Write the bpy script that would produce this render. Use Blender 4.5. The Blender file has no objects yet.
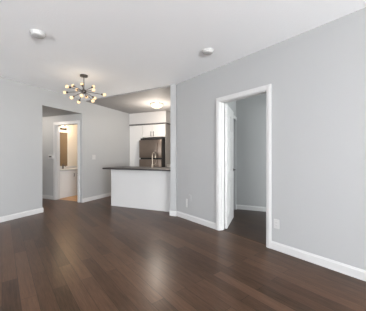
import bpy, bmesh, math
from mathutils import Vector, Matrix

scene = bpy.context.scene
COL = scene.collection
R = math.radians

# ------------------------------------------------------------------ camera
cam_d = bpy.data.cameras.new('camera')
cam_d.sensor_width = 36.0
cam_d.lens = 225.0 / 366.0 * 36.0
cam_d.clip_start = 0.05
cam = bpy.data.objects.new('camera', cam_d)
COL.objects.link(cam)
cam.location = (0, 0, 1.2)
cam.rotation_euler = (R(90), 0, R(23))
scene.camera = cam

# ------------------------------------------------------------------ world and big lights
world = bpy.data.worlds.new('world')
scene.world = world
world.use_nodes = True
bg = world.node_tree.nodes['Background']
bg.inputs['Color'].default_value = (0.86, 0.92, 1.0, 1)
bg.inputs['Strength'].default_value = 1.0


def area(name, loc, rot, sx, sy, power, col, spread=180):
    d = bpy.data.lights.new(name, 'AREA')
    d.shape = 'RECTANGLE'
    d.size, d.size_y = sx, sy
    d.energy = power
    d.color = col
    d.spread = R(spread)
    o = bpy.data.objects.new(name, d)
    o.location = loc
    o.rotation_euler = rot
    COL.objects.link(o)
    return o


# daylight through the big living-room window behind the camera, the side window and the bedroom window, plus added ceiling fills
area('daylight_back', (-2.7, -5.40, 1.45), (R(90), 0, 0), 3.4, 2.1, 15, (0.98, 0.99, 1.0))
area('ceiling_fill_back', (-2.7, -5.35, 0.8), (R(148), 0, 0), 3.4, 0.9, 340, (0.98, 0.99, 1.0))  # upturned fill added to brighten the ceiling from the back
area('daylight_side', (4.75, -2.8, 1.45), (R(90), 0, R(90)), 4.0, 2.1, 250, (0.98, 0.99, 1.0))
area('ceiling_fill_side', (4.70, -2.8, 0.8), (R(148), 0, R(90)), 4.0, 0.9, 740, (0.98, 0.99, 1.0))  # second upturned fill, added for the ceiling on the side
area('daylight_bedroom', (3.05, 3.6, 1.5), (R(90), 0, R(90)), 2.2, 1.5, 85, (0.96, 1.0, 0.98))

vs = scene.view_settings
scene.display_settings.display_device = 'sRGB'
vs.view_transform = 'Standard'
vs.look = 'None'
vs.exposure = 0.36
vs.gamma = 1.0
vs.use_curve_mapping = False


def lamp(name, loc, power, col, radius):
    d = bpy.data.lights.new(name, 'POINT')
    d.energy = power
    d.color = col
    d.shadow_soft_size = radius
    o = bpy.data.objects.new(name, d)
    o.location = loc
    COL.objects.link(o)
    return o


# ------------------------------------------------------------------ materials
def mat(name, col, rough=0.5, metal=0.0, bump=None, spec=0.5, vary=0.0):
    m = bpy.data.materials.new(name)
    m.use_nodes = True
    nt = m.node_tree
    b = nt.nodes['Principled BSDF']
    b.inputs['Base Color'].default_value = (*col, 1)
    b.inputs['Roughness'].default_value = rough
    b.inputs['Metallic'].default_value = metal
    b.inputs['Specular IOR Level'].default_value = spec
    tc = nt.nodes.new('ShaderNodeTexCoord')
    if vary:
        n = nt.nodes.new('ShaderNodeTexNoise')
        n.inputs['Scale'].default_value = 6.0
        n.inputs['Detail'].default_value = 4.0
        nt.links.new(tc.outputs['Object'], n.inputs['Vector'])
        r = nt.nodes.new('ShaderNodeValToRGB')
        r.color_ramp.elements[0].color = (*[c * (1 - vary) for c in col], 1)
        r.color_ramp.elements[1].color = (*[min(1, c * (1 + vary)) for c in col], 1)
        nt.links.new(n.outputs['Fac'], r.inputs['Fac'])
        nt.links.new(r.outputs['Color'], b.inputs['Base Color'])
    if bump:
        sc, st, dist = bump
        n = nt.nodes.new('ShaderNodeTexNoise')
        n.inputs['Scale'].default_value = sc
        n.inputs['Detail'].default_value = 3.0
        nt.links.new(tc.outputs['Object'], n.inputs['Vector'])
        bp = nt.nodes.new('ShaderNodeBump')
        bp.inputs['Strength'].default_value = st
        bp.inputs['Distance'].default_value = dist
        nt.links.new(n.outputs['Fac'], bp.inputs['Height'])
        nt.links.new(bp.outputs['Normal'], b.inputs['Normal'])
    return m


def emit(name, col, strength):
    m = bpy.data.materials.new(name)
    m.use_nodes = True
    b = m.node_tree.nodes['Principled BSDF']
    b.inputs['Base Color'].default_value = (0.45, 0.36, 0.25, 1)
    b.inputs['Roughness'].default_value = 0.25
    b.inputs['Emission Color'].default_value = (*col, 1)
    b.inputs['Emission Strength'].default_value = strength
    return m


FLOOR_ANGLE = math.atan2(-0.4722, 0.8815)      # boards run along the angled right wall


def wood_floor(name, tint):
    m = bpy.data.materials.new(name)
    m.use_nodes = True
    nt = m.node_tree
    N, L = nt.nodes, nt.links
    b = N['Principled BSDF']
    tc = N.new('ShaderNodeTexCoord')
    mp = N.new('ShaderNodeMapping')
    mp.inputs['Rotation'].default_value = (0, 0, -FLOOR_ANGLE)
    L.new(tc.outputs['Object'], mp.inputs['Vector'])
    br = N.new('ShaderNodeTexBrick')
    br.offset = 0.37
    br.offset_frequency = 2
    br.inputs['Scale'].default_value = 1.0
    br.inputs['Brick Width'].default_value = 1.15
    br.inputs['Row Height'].default_value = 0.118
    br.inputs['Mortar Size'].default_value = 0.0016
    br.inputs['Mortar Smooth'].default_value = 0.2
    br.inputs['Bias'].default_value = 0.0
    br.inputs['Color1'].default_value = (0, 0, 0, 1)
    br.inputs['Color2'].default_value = (1, 1, 1, 1)
    br.inputs['Mortar'].default_value = (0.5, 0.5, 0.5, 1)
    L.new(mp.outputs['Vector'], br.inputs['Vector'])
    # grain stretched along the boards, shifted from board to board
    sh = N.new('ShaderNodeVectorMath'); sh.operation = 'MULTIPLY_ADD'
    sh.inputs[1].default_value = (7.0, 3.0, 5.0)
    L.new(br.outputs['Color'], sh.inputs[0])
    L.new(mp.outputs['Vector'], sh.inputs[2])
    st = N.new('ShaderNodeMapping')
    st.inputs['Scale'].default_value = (1.6, 16.0, 1.0)
    L.new(sh.outputs['Vector'], st.inputs['Vector'])
    gr = N.new('ShaderNodeTexNoise')
    gr.inputs['Scale'].default_value = 2.2
    gr.inputs['Detail'].default_value = 4.0
    gr.inputs['Roughness'].default_value = 0.62
    gr.inputs['Distortion'].default_value = 0.25
    L.new(st.outputs['Vector'], gr.inputs['Vector'])
    # board tone + grain
    mx = N.new('ShaderNodeMath'); mx.operation = 'MULTIPLY_ADD'
    mx.inputs[1].default_value = 0.42
    L.new(br.outputs['Color'], mx.inputs[0])
    g2 = N.new('ShaderNodeMath'); g2.operation = 'MULTIPLY'
    g2.inputs[1].default_value = 0.62
    # fine dark pores running with the grain
    fm = N.new('ShaderNodeMapping')
    fm.inputs['Scale'].default_value = (4.0, 75.0, 1.0)
    L.new(sh.outputs['Vector'], fm.inputs['Vector'])
    fn = N.new('ShaderNodeTexNoise')
    fn.inputs['Scale'].default_value = 2.0
    fn.inputs['Detail'].default_value = 3.0
    L.new(fm.outputs['Vector'], fn.inputs['Vector'])
    fa = N.new('ShaderNodeMath'); fa.operation = 'MULTIPLY_ADD'
    fa.inputs[1].default_value = 0.9
    L.new(fn.outputs['Fac'], fa.inputs[0])
    fs = N.new('ShaderNodeMath'); fs.operation = 'SUBTRACT'
    fs.inputs[1].default_value = 0.45
    L.new(gr.outputs['Fac'], fs.inputs[0])
    L.new(fs.outputs['Value'], fa.inputs[2])
    L.new(fa.outputs['Value'], g2.inputs[0])
    L.new(g2.outputs['Value'], mx.inputs[2])
    rp = N.new('ShaderNodeValToRGB')
    e = rp.color_ramp.elements
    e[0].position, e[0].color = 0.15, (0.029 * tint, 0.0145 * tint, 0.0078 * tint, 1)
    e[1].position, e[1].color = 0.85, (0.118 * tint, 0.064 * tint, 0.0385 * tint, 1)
    L.new(mx.outputs['Value'], rp.inputs['Fac'])
    mo = N.new('ShaderNodeMix'); mo.data_type = 'RGBA'
    mo.inputs['B'].default_value = (0.012, 0.008, 0.006, 1)
    L.new(br.outputs['Fac'], mo.inputs['Factor'])
    L.new(rp.outputs['Color'], mo.inputs['A'])
    L.new(mo.outputs['Result'], b.inputs['Base Color'])
    b.inputs['Specular IOR Level'].default_value = 0.20
    rr = N.new('ShaderNodeMapRange')
    rr.inputs['To Min'].default_value = 0.27
    rr.inputs['To Max'].default_value = 0.33
    L.new(gr.outputs['Fac'], rr.inputs['Value'])
    L.new(rr.outputs['Result'], b.inputs['Roughness'])
    bp = N.new('ShaderNodeBump')
    bp.inputs['Strength'].default_value = 0.05
    bp.inputs['Distance'].default_value = 0.002
    L.new(gr.outputs['Fac'], bp.inputs['Height'])
    L.new(bp.outputs['Normal'], b.inputs['Normal'])
    return m


def tile_mat(name, c1, c2):
    m = bpy.data.materials.new(name)
    m.use_nodes = True
    nt = m.node_tree
    b = nt.nodes['Principled BSDF']
    tc = nt.nodes.new('ShaderNodeTexCoord')
    br = nt.nodes.new('ShaderNodeTexBrick')
    br.offset = 0.0
    br.inputs['Scale'].default_value = 1.0
    br.inputs['Brick Width'].default_value = 0.3
    br.inputs['Row Height'].default_value = 0.3
    br.inputs['Mortar Size'].default_value = 0.004
    br.inputs['Color1'].default_value = (*c1, 1)
    br.inputs['Color2'].default_value = (*c1, 1)
    br.inputs['Mortar'].default_value = (*c2, 1)
    nt.links.new(tc.outputs['Object'], br.inputs['Vector'])
    nt.links.new(br.outputs['Color'], b.inputs['Base Color'])
    b.inputs['Roughness'].default_value = 0.35
    return m


M = {
    'paint': mat('grey wall paint', (0.382, 0.388, 0.392), 0.55, bump=(180, 0.05, 0.001)),
    'kitchen_paint': mat('kitchen wall paint', (0.58, 0.57, 0.565), 0.6, bump=(180, 0.05, 0.001)),
    'cream_paint': mat('bathroom paint', (0.62, 0.57, 0.50), 0.6, bump=(180, 0.05, 0.001)),
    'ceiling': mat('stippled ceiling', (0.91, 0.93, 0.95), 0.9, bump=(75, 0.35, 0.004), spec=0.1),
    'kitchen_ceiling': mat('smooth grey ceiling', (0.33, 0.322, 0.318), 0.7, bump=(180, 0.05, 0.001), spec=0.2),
    'trim': mat('white trim paint', (0.54, 0.54, 0.54), 0.35, bump=(60, 0.03, 0.001)),
    'cabinet': mat('white cabinet paint', (0.70, 0.69, 0.68), 0.4, bump=(60, 0.03, 0.001)),
    'panel': mat('pale island panel', (0.53, 0.53, 0.53), 0.5, bump=(80, 0.04, 0.001)),
    'shade_panel': mat('side panel in shade tone', (0.33, 0.315, 0.30), 0.5, vary=0.05),  # grey tone carries the shade of a face turned from the window
    'dark_trim': mat('dark grey trim', (0.10, 0.095, 0.095), 0.5, vary=0.1),
    'granite': mat('dark stone worktop', (0.026, 0.022, 0.022), 0.42, vary=0.4),
    'pale_stone': mat('pale stone worktop', (0.62, 0.60, 0.58), 0.3, vary=0.1),
    'steel': mat('brushed stainless steel', (0.25, 0.20, 0.165), 0.34, 1.0, vary=0.10),
    'black': mat('black plastic', (0.012, 0.012, 0.012), 0.5, vary=0.2),
    'chrome': mat('chrome', (0.75, 0.74, 0.72), 0.18, 1.0, vary=0.03),
    'warm_chrome': mat('brushed nickel', (0.45, 0.39, 0.32), 0.3, 1.0, vary=0.05),
    'nickel': mat('dark nickel', (0.11, 0.10, 0.095), 0.35, 1.0, vary=0.1),
    'plastic': mat('white plastic', (0.50, 0.50, 0.495), 0.35, vary=0.02),
    'grey_plastic': mat('grey painted plate', (0.40, 0.405, 0.41), 0.5, vary=0.02),
    'sliding': mat('dark grey sliding panel', (0.17, 0.18, 0.19), 0.5, vary=0.05),
    'mirror': mat('mirror glass with painted reflection', (0.46, 0.37, 0.27), 0.03, 1.0, vary=0.01),  # brown of the reflection is put into the glass colour
    'curtain': mat('added brown curtain', (0.16, 0.11, 0.065), 0.8, vary=0.1),  # for the made-up curtain opposite the mirror
    'globe': emit('warm lit globe', (1.0, 0.64, 0.31), 0.80),
    'dome': emit('lit frosted dome', (1.0, 0.82, 0.54), 1.5),
    'vanity_lamp': emit('lit vanity bulb', (1.0, 0.80, 0.52), 5.0),
    'floor': wood_floor('dark oak boards', 1.0),
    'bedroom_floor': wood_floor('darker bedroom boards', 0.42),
    'tile': tile_mat('bathroom tile', (0.56, 0.31, 0.13), (0.36, 0.22, 0.12)),
}
gm = bpy.data.materials.new('window glass')
gm.use_nodes = True
_b = gm.node_tree.nodes['Principled BSDF']
_b.inputs['Transmission Weight'].default_value = 1.0
_b.inputs['Roughness'].default_value = 0.0
_b.inputs['IOR'].default_value = 1.1
M['glass'] = gm


# ------------------------------------------------------------------ mesh helpers
def box(bm, x0, x1, y0, y1, z0, z1, bev=0.0, mtx=None):
    r = bmesh.ops.create_cube(bm, size=1.0)
    vs_ = r['verts']
    for v in vs_:
        v.co = Vector(((x0 + x1) / 2 + v.co.x * (x1 - x0), (y0 + y1) / 2 + v.co.y * (y1 - y0), (z0 + z1) / 2 + v.co.z * (z1 - z0)))
    if mtx is not None:
        for v in vs_:
            v.co = mtx @ v.co
    if bev > 0:
        es = list({e for v in vs_ for e in v.link_edges})
        bmesh.ops.bevel(bm, geom=es, offset=bev, segments=2, affect='EDGES', profile=0.5)


def lathe(bm, prof, n=32, mtx=None):
    """Revolve a profile of (radius, z) about the z axis."""
    rings = []
    for r_, z_ in prof:
        if r_ < 1e-6:
            v = bm.verts.new((0, 0, z_)); rings.append([v])
        else:
            rings.append([bm.verts.new((r_ * math.cos(2 * math.pi * k / n), r_ * math.sin(2 * math.pi * k / n), z_)) for k in range(n)])
    new = [v for rg in rings for v in rg]
    for a, b in zip(rings, rings[1:]):
        for k in range(n):
            k2 = (k + 1) % n
            if len(a) == 1 and len(b) == 1:
                continue
            if len(a) == 1:
                bm.faces.new((a[0], b[k2], b[k]))
            elif len(b) == 1:
                bm.faces.new((a[k], a[k2], b[0]))
            else:
                bm.faces.new((a[k], a[k2], b[k2], b[k]))
    if mtx is not None:
        for v in new:
            v.co = mtx @ v.co


def tube(bm, pts, rad, n=12):
    pts = [Vector(p) for p in pts]
    rings = []
    up = Vector((0, 0, 1))
    prev = None
    for i, p in enumerate(pts):
        d = (pts[min(i + 1, len(pts) - 1)] - pts[max(i - 1, 0)]).normalized()
        if prev is None:
            a = d.cross(up)
            if a.length < 1e-3:
                a = d.cross(Vector((1, 0, 0)))
        else:
            a = prev - d * prev.dot(d)
        a.normalize(); prev = a
        b = d.cross(a)
        r_ = rad[i] if isinstance(rad, (list, tuple)) else rad
        rings.append([bm.verts.new(p + a * r_ * math.cos(2 * math.pi * k / n) + b * r_ * math.sin(2 * math.pi * k / n)) for k in range(n)])
    for a, b in zip(rings, rings[1:]):
        for k in range(n):
            bm.faces.new((a[k], a[(k + 1) % n], b[(k + 1) % n], b[k]))
    bm.faces.new(rings[0][::-1]); bm.faces.new(rings[-1])


def prism(bm, poly, z0, z1):
    lo = [bm.verts.new((x, y, z0)) for x, y in poly]
    hi = [bm.verts.new((x, y, z1)) for x, y in poly]
    bm.faces.new(lo[::-1]); bm.faces.new(hi)
    n = len(poly)
    for i in range(n):
        bm.faces.new((lo[i], lo[(i + 1) % n], hi[(i + 1) % n], hi[i]))


def obj(name, bm, m, parent=None, smooth=False):
    bmesh.ops.recalc_face_normals(bm, faces=bm.faces)
    me = bpy.data.meshes.new(name)
    bm.to_mesh(me); bm.free()
    me.materials.append(M[m])
    if smooth:
        for p in me.polygons:
            p.use_smooth = True
        if hasattr(me, 'set_sharp_from_angle'):
            me.set_sharp_from_angle(angle=R(40))
    o = bpy.data.objects.new(name, me)
    COL.objects.link(o)
    if parent is not None:
        o.parent = parent
    return o


def struct(name, bm, m, parent=None):
    o = obj(name, bm, m, parent)
    if parent is None:
        o['kind'] = 'structure'
    return o


def tag(o, label, cat, group=None):
    o['label'] = label
    o['category'] = cat
    if group:
        o['group'] = group
    return o


def thing(name, label, cat, loc=(0, 0, 0), rotz=0.0, group=None):
    o = bpy.data.objects.new(name, None)
    o.empty_display_size = 0.1
    COL.objects.link(o)
    o.location = loc
    o.rotation_euler = (0, 0, rotz)
    return tag(o, label, cat, group)


def NB():
    return bmesh.new()


# ------------------------------------------------------------------ plan
H = 2.62
XL = -4.60                       # face of the left wall
EX, EY = -1.83, 4.06             # the right wall starts here ...
DX, DY = 0.8815, -0.4722         # ... and runs this way
RIGHT = Matrix.Translation((EX, EY, 0)) @ Matrix.Rotation(FLOOR_ANGLE, 4, 'Z')   # local x along the wall, +y into the bedroom
S_END = 7.6
RX, RY = EX + DX * S_END, EY + DY * S_END
YB = -5.5                        # window wall behind the camera


def rp(s, d=0.0):
    v = RIGHT @ Vector((s, d, 0))
    return (v.x, v.y)


WT = 0.10
DS0, DS1, DZ = 1.085, 1.922, 2.062     # bedroom doorway along the right wall, and its head height

# floors
bm = NB(); prism(bm, [(XL - 0.12, YB - 0.12), (RX + 0.12, YB - 0.12), (RX + 0.12, RY + 0.06), (3.3, 1.4), (3.3, 5.25), (-1.87, 5.25), (-1.87, 7.05), (-4.62, 7.05), (-4.62, 4.33), (-7.0, 4.33), (-7.0, 2.9), (XL - 0.12, 2.9)], -0.1, 0.0)
struct('floor', bm, 'floor')
bm = NB(); prism(bm, [(-6.4, 4.33), (-4.62, 4.33), (-4.62, 6.1), (-6.4, 6.1)], -0.1, 0.0)
struct('floor_bathroom', bm, 'tile')

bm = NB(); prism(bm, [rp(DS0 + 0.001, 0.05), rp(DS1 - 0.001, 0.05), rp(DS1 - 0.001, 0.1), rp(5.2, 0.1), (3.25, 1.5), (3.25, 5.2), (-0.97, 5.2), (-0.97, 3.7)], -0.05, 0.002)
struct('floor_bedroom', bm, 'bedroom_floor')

# ceilings
bm = NB(); prism(bm, [(XL - 0.12, YB - 0.12), (RX + 0.12, YB - 0.12), (RX + 0.12, RY), rp(-0.03, 0.06), (-1.90, 4.06), (-1.99, 4.09), (XL - 0.06, 4.38)], H, H + 0.12)
struct('ceiling', bm, 'ceiling')
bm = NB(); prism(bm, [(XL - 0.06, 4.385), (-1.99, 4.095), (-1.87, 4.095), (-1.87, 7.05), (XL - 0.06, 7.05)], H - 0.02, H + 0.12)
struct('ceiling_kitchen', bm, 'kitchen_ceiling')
bm = NB(); box(bm, -7.0, XL - 0.12, 2.9, 4.27, 2.275, 2.35)
struct('ceiling_hall', bm, 'paint')
bm = NB(); box(bm, -6.4, XL - 0.12, 4.39, 6.1, 2.4, 2.5)
struct('ceiling_bathroom', bm, 'ceiling')
bm = NB(); prism(bm, [rp(0.6, 0.121), rp(5.25, 0.121), (3.3, 1.3), (3.3, 5.25), (-1.7, 5.25), (-1.7, 4.25)], H, H + 0.12)
struct('ceiling_bedroom', bm, 'ceiling')

# left wall with the wide opening to the hall
bm = NB()
box(bm, XL - 0.12, XL, YB - 0.12, 3.22, 0, H)
box(bm, XL - 0.12, XL, 3.22, 4.27, 2.265, H)
box(bm, XL - 0.12, XL, 4.27, 7.0, 0, H)
struct('wall_left', bm, 'paint')

# right wall with the bedroom doorway
bm = NB()
box(bm, -0.045, DS0, 0, WT, 0, H, mtx=RIGHT)
box(bm, DS0, DS1, 0, WT, DZ, H, mtx=RIGHT)
box(bm, DS1, S_END, 0, WT, 0, H, mtx=RIGHT)
struct('wall_right', bm, 'paint')

# wall stub ending the right wall at the kitchen
bm = NB()
box(bm, -1.99, -1.87, 4.045, 7.0, 0, H)
struct('wall_kitchen_right', bm, 'paint')
bm = NB(); box(bm, XL, -1.99, 6.92, 7.04, 0, H - 0.021)
struct('wall_kitchen_back', bm, 'kitchen_paint')
bm = NB(); box(bm, XL, -3.23, 6.245, 6.92, 2.232, H - 0.021)
struct('wall_kitchen_bulkhead', bm, 'kitchen_paint')

# hall and bathroom
BX0, BX1, BZ = -5.57, -4.745, 2.03
bm = NB()
box(bm, -7.0, BX0, 4.27, 4.39, 0, 2.5)
box(bm, BX0, BX1, 4.27, 4.39, BZ, 2.5)
box(bm, BX1, XL - 0.12, 4.27, 4.39, 0, 2.5)
struct('wall_hall', bm, 'paint')
bm = NB(); box(bm, -7.12, -7.0, 2.8, 4.39, 0, 2.4)
struct('wall_hall_end', bm, 'paint')
bm = NB(); box(bm, -7.0, XL - 0.12, 2.78, 2.9, 0, 2.4)
struct('wall_hall_near', bm, 'paint')
bm = NB()
box(bm, -6.32, -6.2, 4.39, 6.0, 0, 2.4)
box(bm, -6.32, XL - 0.12, 5.9, 6.02, 0, 2.4)
struct('wall_bathroom', bm, 'cream_paint')

# walls behind the camera with windows, and the bedroom
bm = NB()
box(bm, XL, -4.1, YB - 0.12, YB, 0, H)
box(bm, 1.3, RX + 0.12, YB - 0.12, YB, 0, H)
box(bm, -4.1, 1.3, YB - 0.12, YB, 0, 0.35)
box(bm, -4.1, 1.3, YB - 0.12, YB, 2.5, H)
struct('wall_back', bm, 'paint')
bm = NB()
box(bm, RX, RX + 0.12, YB, -4.8, 0, H)
box(bm, RX, RX + 0.12, -0.8, RY + 0.05, 0, H)
box(bm, RX, RX + 0.12, -4.8, -0.8, 0, 0.35)
box(bm, RX, RX + 0.12, -4.8, -0.8, 2.5, H)
struct('wall_side', bm, 'paint')


def window(name, mtx, w, h, z0, n):
    bm = NB()
    f = 0.05
    box(bm, 0, w, 0.03, 0.09, z0, z0 + f, mtx=mtx)
    box(bm, 0, w, 0.03, 0.09, z0 + h - f, z0 + h, mtx=mtx)
    for k in range(n + 1):
        c = min(max(w * k / n, f / 2), w - f / 2)
        box(bm, c - f / 2, c + f / 2, 0.03, 0.09, z0 + f, z0 + h - f, mtx=mtx)
    o = struct(name, bm, 'trim')
    bm = NB(); box(bm, f, w - f, 0.055, 0.063, z0 + f, z0 + h - f, mtx=mtx)
    struct('pane', bm, 'glass', o)
    return o


window('window_1', Matrix.Translation((-4.1, YB - 0.12, 0)), 5.4, 2.15, 0.35, 4)
window('window_2', Matrix.Translation((RX + 0.12, -4.8, 0)) @ Matrix.Rotation(R(90), 4, 'Z'), 4.0, 2.15, 0.35, 2)
window('window_3', Matrix.Translation((3.32, 2.5, 0)) @ Matrix.Rotation(R(90), 4, 'Z'), 2.3, 1.6, 0.75, 2)

BEDX, BEDY = -0.875, 5.12
bm = NB()
box(bm, BEDX - 0.1, BEDX, 3.72, 4.12, 0, H)
box(bm, BEDX - 0.1, BEDX, 4.12, 5.05, 2.0, H)
box(bm, BEDX - 0.1, BEDX, 5.05, BEDY, 0, H)
struct('wall_bedroom_left', bm, 'paint')
bm = NB(); box(bm, -1.7, 3.2, BEDY, BEDY + 0.12, 0, H)
struct('wall_bedroom_back', bm, 'paint')
bm = NB()
box(bm, 3.2, 3.32, 1.45, 2.5, 0, H)
box(bm, 3.2, 3.32, 4.8, BEDY + 0.12, 0, H)
box(bm, 3.2, 3.32, 2.5, 4.8, 0, 0.75)
box(bm, 3.2, 3.32, 2.5, 4.8, 2.35, H)
struct('wall_bedroom_side', bm, 'paint')
# closet sliding door set back in its opening, with a white head casing
bm = NB(); box(bm, BEDX - 0.085, BEDX - 0.055, 4.12, 5.05, 0.0, 2.0, 0.004)
struct('door_3', bm, 'sliding')
bm = NB()
box(bm, BEDX, BEDX + 0.014, 4.06, 5.10, 1.985, 2.05, 0.003)
struct('trim_closet', bm, 'trim')

# ------------------------------------------------------------------ baseboards
def baseboard(name, p0, p1, h=0.098, t=0.015, flip=False, ext0=0, ext1=0):
    """Board along p0-p1, standing on the left side of the walking direction (flip: on the right)."""
    p0, p1 = Vector((*p0, 0)), Vector((*p1, 0))
    d = (p1 - p0).normalized()
    p0 -= d * ext0; p1 += d * ext1
    n = Vector((-d.y, d.x, 0)) * (-1 if flip else 1)
    prof = [(0, 0), (t, 0), (t, h * 0.80), (t * 0.55, h * 0.93), (t * 0.4, h), (0, h)]
    bm = NB()
    a = [bm.verts.new(p0 + n * u + Vector((0, 0, z))) for u, z in prof]
    b = [bm.verts.new(p1 + n * u + Vector((0, 0, z))) for u, z in prof]
    k = len(prof)
    for i in range(k):
        bm.faces.new((a[i], a[(i + 1) % k], b[(i + 1) % k], b[i]))
    bm.faces.new(a[::-1]); bm.faces.new(b)
    return struct(name, bm, 'trim')


baseboard('baseboard_left', (XL, YB), (XL, 3.22), flip=True, ext1=0.014)
baseboard('baseboard_left_end', (XL, 3.22), (XL - 0.12, 3.22), flip=True)
baseboard('baseboard_kitchen_left', (XL, 4.27), (XL, 6.25), flip=True)
baseboard('baseboard_right', rp(-0.03), rp(1.023), flip=True)
baseboard('baseboard_right_near', rp(1.984), rp(S_END), flip=True)
baseboard('baseboard_kitchen_end', (-1.99, 4.045), (-1.868, 4.045), flip=True, ext0=0.014, ext1=0.012)
baseboard('baseboard_hall', (-7.0, 4.27), (-5.65, 4.27), flip=True)
baseboard('baseboard_bedroom_back', (-0.9, BEDY), (3.2, BEDY), flip=True)
baseboard('baseboard_bedroom_left', (BEDX, 5.05), (BEDX, BEDY), flip=True)
baseboard('baseboard_bathroom', (-5.57, 5.9), (-4.73, 5.9), flip=True)

# ------------------------------------------------------------------ door casings
def casing(name, mtx, s0, s1, z, w=0.072, t=0.018, jamb=0.12):
    bm = NB()
    for a, b in ((s0 - w, s0 + 0.004), (s1 - 0.004, s1 + w)):
        box(bm, a, b, -t, 0.0, 0, z + w, 0.003, mtx)
        m0 = a + 0.012 if a < s0 - w / 2 else a + 0.02
        box(bm, m0, m0 + w * 0.52, -t - 0.006, -t + 0.002, 0, z + 0.03, 0.002, mtx)
    box(bm, s0 + 0.004, s1 - 0.004, -t, 0.0, z - 0.004, z + w, 0.003, mtx)
    # lining of the opening with a stop bead
    box(bm, s0 - 0.001, s0 + 0.014, 0, jamb, 0, z, 0, mtx)
    box(bm, s1 - 0.014, s1 + 0.001, 0, jamb, 0, z, 0, mtx)
    box(bm, s0, s1, 0, jamb, z - 0.014, z + 0.001, 0, mtx)
    box(bm, s0 + 0.014, s0 + 0.026, 0.03, 0.07, 0, z - 0.014, 0, mtx)
    box(bm, s1 - 0.026, s1 - 0.014, 0.03, 0.07, 0, z - 0.014, 0, mtx)
    return struct(name, bm, 'trim')


casing('trim_1', RIGHT, DS0 + 0.002, DS1 - 0.002, DZ, w=0.062, jamb=WT)
casing('trim_2', Matrix.Translation((0, 4.27, 0)), BX0, BX1, BZ, w=0.07, t=0.016)

# ------------------------------------------------------------------ bedroom door, swung open against the closet wall
hx, hy = -0.769, 3.645
LEAF = Matrix.Translation((hx, hy, 0)) @ Matrix.Rotation(R(92.2), 4, 'Z')     # local x along the leaf, -y faces the room
W, T, Z1 = 0.725, 0.036, 2.035
bm = NB()
box(bm, 0, W, 0, T, 0.012, Z1, 0.002, LEAF)
for (a, b) in ((0.10, 0.335), (0.39, 0.625)):
    for (c, d) in ((0.20, 0.80), (0.92, 1.52), (1.63, 1.90)):
        for y0, y1 in ((-0.006, 0.002), (T - 0.002, T + 0.006)):
            # raised moulding ring and raised field of each panel
            box(bm, a, b, y0, y1, c, c + 0.022, 0, LEAF); box(bm, a, b, y0, y1, d - 0.022, d, 0, LEAF)
            box(bm, a, a + 0.022, y0, y1, c + 0.022, d - 0.022, 0, LEAF); box(bm, b - 0.022, b, y0, y1, c + 0.022, d - 0.022, 0, LEAF)
            box(bm, a + 0.045, b - 0.045, y0 + 0.001, y1 - 0.001, c + 0.045, d - 0.045, 0, LEAF)
door = struct('door_1', bm, 'trim')
bm = NB()
for side in (-1, 1):
    yb = -0.001 if side < 0 else T + 0.001
    rot = LEAF @ Matrix.Translation((W - 0.062, yb, 0.93)) @ Matrix.Rotation(R(90 if side < 0 else -90), 4, 'X')
    lathe(bm, [(0, 0), (0.027, 0), (0.027, 0.006), (0.011, 0.010), (0.010, 0.045), (0, 0.046)], 20, rot)
    yy = yb + side * 0.042
    tube(bm, [LEAF @ Vector((W - 0.058, yy, 0.93)), LEAF @ Vector((W - 0.10, yy + side * 0.004, 0.931)), LEAF @ Vector((W - 0.165, yy, 0.928))], [0.009, 0.008, 0.006], 10)
struct('handle', bm, 'nickel', door)
for z in (0.245, 1.06, 1.87):
    bm = NB()
    box(bm, -0.012, 0.001, T * 0.1, T * 0.95, z - 0.045, z + 0.045, 0.001, LEAF)
    struct('hinge', bm, 'plastic', door)

# ------------------------------------------------------------------ kitchen: breakfast bar
isl = thing('breakfast_bar', 'pale grey panelled base of the kitchen breakfast bar under a dark worktop', 'counter base', (-2.88, 4.6, 0))
bm = NB(); box(bm, -3.70 + 2.88, -1.993 + 2.88, 4.30 - 4.6, 4.318 - 4.6, 0.0, 0.878, 0.002)
obj('front_panel', bm, 'panel', isl)
bm = NB(); box(bm, -3.695 + 2.88, -1.993 + 2.88, 4.319 - 4.6, 4.86 - 4.6, 0.09, 0.878, 0.002); box(bm, -3.695 + 2.88, -1.993 + 2.88, 4.319 - 4.6, 4.80 - 4.6, 0.0, 0.09)
obj('carcass', bm, 'panel', isl)
bm = NB(); box(bm, -3.703 + 2.88, -1.993 + 2.88, 4.293 - 4.6, 4.2995 - 4.6, 0.0, 0.022, 0.001)
obj('shoe_moulding', bm, 'trim', isl)
for k in range(3):
    x0 = -3.69 + 2.88 + k * 0.565
    bm = NB(); box(bm, x0 + 0.003, x0 + 0.559, 4.861 - 4.6, 4.88 - 4.6, 0.10, 0.87, 0.002)
    d_ = obj('door', bm, 'cabinet', isl)
    bm = NB(); box(bm, x0 + 0.20, x0 + 0.34, 4.8805 - 4.6, 4.905 - 4.6, 0.80, 0.812, 0.003)
    obj('handle', bm, 'chrome', d_)
bm = NB(); box(bm, -3.815, -1.993, 4.13, 4.95, 0.8785, 0.914, 0.006)
wt = obj('worktop', bm, 'granite')
tag(wt, 'dark stone worktop of the breakfast bar overhanging its pale base', 'worktop')

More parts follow.
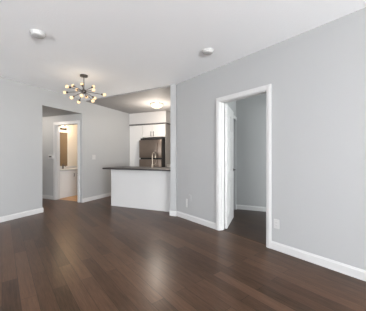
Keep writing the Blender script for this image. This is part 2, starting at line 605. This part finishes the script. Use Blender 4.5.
fc = thing('kitchen_faucet', 'tall gooseneck faucet standing on the dark breakfast bar worktop', 'faucet', (-2.75, 4.62, 0.9145))
bm = NB(); lathe(bm, [(0, 0), (0.030, 0), (0.030, 0.008), (0.022, 0.018), (0.021, 0.075), (0, 0.076)], 24)
obj('base', bm, 'warm_chrome', fc, True)
bm = NB()
pts = [(0, 0, 0.07), (0, 0, 0.20), (0, 0, 0.285)] + [(0, 0.075 - 0.075 * math.cos(a), 0.285 + 0.075 * math.sin(a)) for a in [R(x) for x in range(15, 181, 15)]] + [(0, 0.15, 0.22)]
tube(bm, pts, 0.011, 12)
obj('spout', bm, 'warm_chrome', fc, True)
bm = NB(); tube(bm, [(0.018, 0, 0.055), (0.06, 0, 0.075), (0.085, 0, 0.11)], [0.008, 0.006, 0.005], 8)
obj('lever', bm, 'warm_chrome', fc, True)

# ------------------------------------------------------------------ kitchen: fridge wall
FY = 6.25


def cab_door(parent, x0, x1, z0, z1, handle=None, m='cabinet'):
    bm = NB()
    box(bm, x0, x1, -0.019, 0, z0, z1, 0.002)
    d = obj('door', bm, m, parent)
    if handle:
        hx_, hz0, hz1 = handle
        bm = NB()
        box(bm, hx_ - 0.008, hx_ + 0.008, -0.048, -0.038, hz0, hz1, 0.003)
        box(bm, hx_ - 0.005, hx_ + 0.005, -0.039, -0.0192, hz0 + 0.008, hz0 + 0.018)
        box(bm, hx_ - 0.005, hx_ + 0.005, -0.039, -0.0192, hz1 - 0.018, hz1 - 0.008)
        obj('handle', bm, 'nickel', d)
    return d


pan = thing('pantry_cabinet', 'tall white pantry cabinet in the kitchen corner left of the fridge', 'cabinet', (-4.34, FY + 0.02, 0))
bm = NB(); box(bm, -0.258, 0.25, 0, 0.645, 0.08, 2.19, 0.001); box(bm, -0.258, 0.25, 0.05, 0.645, 0, 0.08)
obj('carcass', bm, 'cabinet', pan)
cab_door(pan, -0.256, 0.248, 0.085, 2.188)

ovr = thing('wall_cabinet', 'white two-door cabinet above the fridge', 'cabinet', (-3.665, FY + 0.02, 1.79))
bm = NB(); box(bm, -0.42, 0.414, 0, 0.645, 0, 0.40, 0.001)
obj('carcass', bm, 'cabinet', ovr)
cab_door(ovr, -0.418, -0.0515, 0.002, 0.398, (-0.095, 0.02, 0.18))
cab_door(ovr, -0.0485, 0.412, 0.002, 0.398, (-0.005, 0.02, 0.18))

bm = NB(); box(bm, -3.25, -3.232, FY - 0.01, 6.918, 0, 2.19, 0.001)  # shade on the outer face is put into the panel colour
tag(obj('end_panel', bm, 'shade_panel'), 'tall end panel, painted grey for shade, enclosing the right side of the fridge', 'panel')
bm = NB(); box(bm, XL + 0.002, -3.215, FY - 0.025, 6.918, 2.1915, 2.2315, 0.003)
tag(obj('cornice', bm, 'dark_trim'), 'thin dark strip running along the top of the white kitchen cabinets', 'cornice')

fr = thing('refrigerator', 'stainless steel fridge with top freezer and black sides', 'fridge', (-3.66, 6.0, 0))
bm = NB(); box(bm, -0.385, 0.392, 0.062, 0.88, 0.03, 1.745, 0.004)
for sx in (-0.33, 0.33):
    box(bm, sx - 0.03, sx + 0.03, 0.1, 0.16, 0, 0.031); box(bm, sx - 0.03, sx + 0.03, 0.78, 0.84, 0, 0.031)
obj('body', bm, 'black', fr)
bm = NB(); box(bm, -0.392, 0.392, 0, 0.058, 1.128, 1.680, 0.010)
fz = obj('freezer_door', bm, 'steel', fr, True)
bm = NB(); box(bm, -0.392, 0.392, 0, 0.058, 0.07, 1.080, 0.010)
fd = obj('door', bm, 'steel', fr, True)
for par, z0, z1 in ((fz, 1.17, 1.56), (fd, 0.56, 1.06)):
    bm = NB()
    tube(bm, [(0.27, -0.0005, z0), (0.27, -0.045, z0 + 0.02), (0.27, -0.05, (z0 + z1) / 2), (0.27, -0.045, z1 - 0.02), (0.27, -0.0005, z1)], 0.011, 10)
    obj('handle', bm, 'steel', par, True)
bm = NB(); box(bm, -0.37, 0.37, 0.03, 0.061, 0.02, 0.066, 0.002)
obj('grille', bm, 'black', fr)

bc = thing('base_cabinet', 'low white kitchen base cabinet right of the fridge end panel', 'cabinet', (-2.61, 6.32, 0))
bm = NB(); box(bm, -0.618, 0.60, 0.02, 0.59, 0.09, 0.875, 0.001); box(bm, -0.618, 0.60, 0.07, 0.59, 0, 0.09)
obj('carcass', bm, 'cabinet', bc)
cab_door(bc, -0.616, -0.012, 0.095, 0.873, (-0.06, 0.66, 0.79)).location = (0, 0.0195, 0)
cab_door(bc, -0.008, 0.598, 0.095, 0.873, (0.04, 0.66, 0.79)).location = (0, 0.0195, 0)
bm = NB(); box(bm, -3.2305, -1.992, 6.30, 6.918, 0.8755, 0.912, 0.004)
tag(obj('worktop', bm, 'pale_stone'), 'pale worktop on the low cabinet right of the fridge, far side of the kitchen', 'worktop')

# ceiling light of the kitchen
kl = thing('ceiling_light', 'lit round frosted dome light on the kitchen ceiling', 'ceiling light', (-3.02, 5.30, H - 0.0205))
bm = NB(); lathe(bm, [(0, 0), (0.175, 0), (0.178, -0.012), (0.165, -0.024), (0.150, -0.026), (0, -0.026)], 40)
obj('base', bm, 'chrome', kl, True)
bm = NB(); lathe(bm, [(0.158, -0.0265), (0.156, -0.05), (0.138, -0.08), (0.10, -0.105), (0.05, -0.118), (0, -0.121)], 40)
obj('lamp_shade', bm, 'dome', kl, True)
bm = NB(); lathe(bm, [(0, -0.1215), (0.012, -0.1215), (0.012, -0.130), (0.006, -0.142), (0, -0.144)], 16)
obj('finial', bm, 'chrome', kl, True)

lamp('kitchen_lamp', (-3.02, 5.30, 2.10), 42, (1.0, 0.90, 0.79), 0.09)

# ------------------------------------------------------------------ chandelier
CHX, CHY = -3.17, 2.98
ch = thing('chandelier', 'branching metal chandelier with many small lit globes hanging from the ceiling', 'chandelier', (CHX, CHY, H))
bm = NB(); lathe(bm, [(0, -0.0005), (0.066, -0.0005), (0.066, -0.022), (0.060, -0.028), (0.014, -0.030), (0.012, -0.040), (0, -0.040)], 36)
obj('canopy', bm, 'nickel', ch, True)
HZ = 2.335 - H
bm = NB(); tube(bm, [(0, 0, -0.038), (0, 0, HZ + 0.03)], 0.007, 12)
obj('rod', bm, 'nickel', ch, True)
bm = NB(); lathe(bm, [(0, -0.040), (0.014, -0.040), (0.030, -0.027), (0.040, -0.008), (0.040, 0.008), (0.030, 0.027), (0.012, 0.036), (0, 0.036)], 28, Matrix.Translation((0, 0, HZ)))
obj('hub', bm, 'nickel', ch, True)
# globe centres around the hub in metres: x, y, z
GL = [(-0.118, -0.246, 0.030),
      (-0.382, 0.099, 0.176),
      (-0.111, 0.061, 0.157),
      (-0.025, 0.250, 0.158),
      (0.337, -0.118, -0.046),
      (-0.363, -0.089, -0.003),
      (0.315, 0.166, -0.053),
      (-0.033, -0.231, -0.163),
      (0.252, -0.284, -0.173),
      (-0.218, 0.266, -0.012),
      (0.028, 0.229, -0.071),
      (0.298, -0.091, -0.218),
      (-0.185, 0.052, -0.161),
      (-0.362, 0.172, 0.118)]
hub = Vector((0, 0, HZ))
for gx, gy, gz in GL:
    g = Vector((gx, gy, gz)) + hub
    d = (g - hub).normalized()
    bm = NB()
    tube(bm, [hub + d * 0.034, g - d * 0.052], 0.0052, 10)
    q = Vector((0, 0, 1)).rotation_difference(d).to_matrix().to_4x4()
    lathe(bm, [(0, 0), (0.012, 0), (0.016, 0.012), (0.016, 0.030), (0, 0.030)], 16, Matrix.Translation(g - d * 0.062) @ q)
    arm = obj('arm', bm, 'nickel', ch, True)
    bm = NB()
    bmesh.ops.create_uvsphere(bm, u_segments=20, v_segments=12, radius=0.0285, matrix=Matrix.Translation(g))
    obj('globe', bm, 'globe', arm, True)

lamp('chandelier_lamp', (CHX, CHY, 2.335), 2.5, (1.0, 0.80, 0.58), 0.30)

# ------------------------------------------------------------------ ceiling detectors
def detector(name, label, cat, loc, rad, h, group):
    t = thing(name, label, cat, loc)
    bm = NB(); lathe(bm, [(0, 0), (rad, 0), (rad, -h * 0.35), (rad * 0.97, -h * 0.42), (0, -h * 0.42)], 40)
    obj('base', bm, 'plastic', t, True)
    bm = NB(); lathe(bm, [(rad * 0.90, -h * 0.425), (rad * 0.86, -h * 0.80), (rad * 0.74, -h), (rad * 0.3, -h * 1.02), (0, -h * 1.02)], 40)
    obj('cover', bm, 'plastic', t, True)
    bm = NB(); lathe(bm, [(0, -h * 1.022), (0.010, -h * 1.022), (0.010, -h * 1.05), (0, -h * 1.06)], 16)
    obj('test_button', bm, 'grey_plastic', t, True)
    return t


detector('smoke_detector', 'round white smoke detector on the near ceiling, ahead of the chandelier', 'smoke detector', (-2.56, 1.74, H - 0.0005), 0.080, 0.042, None)
detector('carbon_monoxide_detector', 'smaller white round ceiling detector close to the doorway wall', 'detector', (-0.88, 2.94, H - 0.0005), 0.080, 0.036, None)

# ------------------------------------------------------------------ plates on the walls
def outlet(label, mtx, m='plastic'):
    t = bpy.data.objects.new('wall_outlet', None)
    COL.objects.link(t)
    t.matrix_world = mtx
    tag(t, label, 'outlet')
    bm = NB(); box(bm, -0.037, 0.037, -0.006, -0.0003, -0.058, 0.058, 0.002)
    obj('plate', bm, m, t)
    for z in (-0.020, 0.020):
        bm = NB(); box(bm, -0.016, 0.016, -0.0085, -0.0062, z - 0.014, z + 0.014, 0.001)
        s_ = obj('socket', bm, m, t)
        bm = NB(); box(bm, -0.0075, -0.0055, -0.0092, -0.0087, z - 0.004, z + 0.006); box(bm, 0.0055, 0.0075, -0.0092, -0.0087, z - 0.004, z + 0.006)
        obj('slot', bm, 'dark_trim', s_)
    return t


outlet('white electrical outlet just right of the bedroom doorway, above the baseboard', RIGHT @ Matrix.Translation((2.052, 0, 0.332)))
outlet('grey outlet plate blending into the wall between the doorway and kitchen', RIGHT @ Matrix.Translation((0.365, 0, 0.415)), 'grey_plastic')
bm = NB(); box(bm, -0.016, 0.016, -0.012, -0.0003, -0.078, 0.078, 0.004, RIGHT @ Matrix.Translation((0.272, 0, 0.305)))
tag(obj('cord_cover', bm, 'plastic'), 'slim upright white cover low on the wall between doorway and kitchen', 'wall plate')

sw = bpy.data.objects.new('light_switch', None); COL.objects.link(sw)
sw.matrix_world = Matrix.Translation((XL, 4.66, 1.155)) @ Matrix.Rotation(R(90), 4, 'Z')
tag(sw, 'white light switch on the wall between the hall opening and kitchen', 'light switch')
bm = NB(); box(bm, -0.058, 0.058, -0.006, -0.0003, -0.060, 0.060, 0.002)
obj('plate', bm, 'plastic', sw)
for x in (-0.024, 0.024):
    bm = NB(); box(bm, x - 0.017, x + 0.017, -0.010, -0.0062, -0.034, 0.034, 0.0015)
    obj('rocker', bm, 'plastic', sw)

th = thing('thermostat', 'small white thermostat with dark display on the hall wall', 'thermostat', (-5.735, 4.27, 1.165))
bm = NB(); box(bm, -0.085, 0.085, -0.034, -0.0003, -0.055, 0.060, 0.006)
obj('housing', bm, 'plastic', th)
bm = NB(); box(bm, -0.050, 0.050, -0.037, -0.0342, -0.012, 0.022, 0.001)
obj('display', bm, 'black', th)

# ------------------------------------------------------------------ bathroom
va = thing('bathroom_vanity', 'white bathroom vanity cabinet with pale top seen through the hall doorway', 'vanity', (-5.9, 4.395, 0))
bm = NB(); box(bm, -0.295, 0.275, 0.005, 1.10, 0.07, 0.757, 0.002); box(bm, -0.295, 0.28, 0.005, 1.10, 0, 0.07)
obj('carcass', bm, 'cabinet', va)
for y0, y1, yh in ((0.008, 0.548, 0.49), (0.554, 1.096, 0.61)):
    bm = NB(); box(bm, 0.2755, 0.295, y0, y1, 0.075, 0.750, 0.002)
    box(bm, 0.294, 0.299, y0 + 0.06, y1 - 0.06, 0.135, 0.690, 0.001)
    d_ = obj('door', bm, 'cabinet', va)
    bm = NB(); box(bm, 0.318, 0.328, yh - 0.006, yh + 0.006, 0.575, 0.675, 0.002); box(bm, 0.2952, 0.319, yh - 0.004, yh + 0.004, 0.582, 0.592); box(bm, 0.2952, 0.319, yh - 0.004, yh + 0.004, 0.658, 0.668)
    obj('handle', bm, 'nickel', d_)
bm = NB(); box(bm, -0.298, 0.315, 0.002, 1.115, 0.758, 0.800, 0.005); box(bm, -0.298, -0.283, 0.002, 1.115, 0.8005, 0.86, 0.002)
obj('countertop', bm, 'plastic', va)

bf = thing('bathroom_faucet', 'chrome faucet on the pale bathroom vanity top', 'faucet', (-6.02, 4.86, 0.8005))
bm = NB(); lathe(bm, [(0, 0), (0.026, 0), (0.022, 0.02), (0.020, 0.10), (0, 0.105)], 20)
obj('body', bm, 'nickel', bf, True)
bm = NB(); tube(bm, [(0.01, 0, 0.08), (0.06, 0, 0.095), (0.12, 0, 0.075)], [0.013, 0.012, 0.011], 10)
obj('spout', bm, 'nickel', bf, True)
bm = NB(); tube(bm, [(0, 0, 0.10), (-0.005, 0, 0.125), (0.05, 0, 0.15)], [0.012, 0.009, 0.006], 10)
obj('lever', bm, 'nickel', bf, True)

mi = thing('bathroom_mirror', 'tall mirror with a painted brown reflection on the bathroom wall above the vanity', 'mirror', (-6.2, 4.86, 0.87))
bm = NB(); box(bm, 0.0005, 0.012, -0.34, 0.30, 0, 1.05, 0.003)
obj('backing', bm, 'nickel', mi)
bm = NB(); box(bm, 0.0122, 0.017, -0.33, 0.29, 0.01, 1.04, 0.001)
obj('glass', bm, 'mirror', mi)

vl = thing('vanity_light', 'three-bulb lit vanity light above the bathroom mirror', 'wall light', (-6.2, 4.92, 2.03))
bm = NB(); box(bm, 0.0005, 0.025, -0.20, 0.20, -0.03, 0.03, 0.004)
obj('back_plate', bm, 'nickel', vl)
for y in (-0.14, 0.0, 0.14):
    bm = NB(); tube(bm, [(0.024, y, 0), (0.075, y, 0), (0.085, y, 0.012)], 0.008, 8)
    lathe(bm, [(0, 0), (0.02, 0), (0.024, 0.02), (0, 0.021)], 16, Matrix.Translation((0.085, y, 0.008)))
    a_ = obj('arm', bm, 'nickel', vl, True)
    bm = NB(); bmesh.ops.create_uvsphere(bm, u_segments=16, v_segments=10, radius=0.028, matrix=Matrix.Translation((0.085, y, 0.066)))
    obj('bulb', bm, 'vanity_lamp', a_, True)

# unseen curtain, put in as something brown for the mirror to show
sc_ = NB()
n = 60
pa, pb = [], []
for k in range(n + 1):
    y = 4.50 + 1.30 * k / n
    x = -4.80 + 0.018 * math.sin(k * 1.05)
    pa.append(sc_.verts.new((x, y, 0.12))); pb.append(sc_.verts.new((x, y, 2.05)))
for k in range(n):
    sc_.faces.new((pa[k], pa[k + 1], pb[k + 1], pb[k]))
cu = obj('added_curtain', sc_, 'curtain', None, True)
so = cu.modifiers.new('thickness', 'SOLIDIFY'); so.thickness = 0.004
tag(cu, 'added brown curtain, unseen, put in for the mirror to reflect', 'shower curtain')
bm = NB(); tube(bm, [(-4.80, 4.3905, 2.075), (-4.80, 5.8995, 2.075)], 0.012, 10)  # rail made up to hang the added curtain
tag(obj('added_curtain_rail', bm, 'chrome'), 'made-up chrome rail carrying the added brown curtain in the bathroom', 'rail')
lamp('vanity_lamp', (-5.95, 4.95, 2.06), 10, (1.0, 0.74, 0.46), 0.08)
lamp('hall_lamp', (-6.2, 3.45, 2.18), 22, (1.0, 0.90, 0.80), 0.08)
lamp('bathroom_fill', (-5.05, 4.95, 2.25), 18, (1.0, 0.93, 0.84), 0.10)  # fill added to light the vanity front and tiles
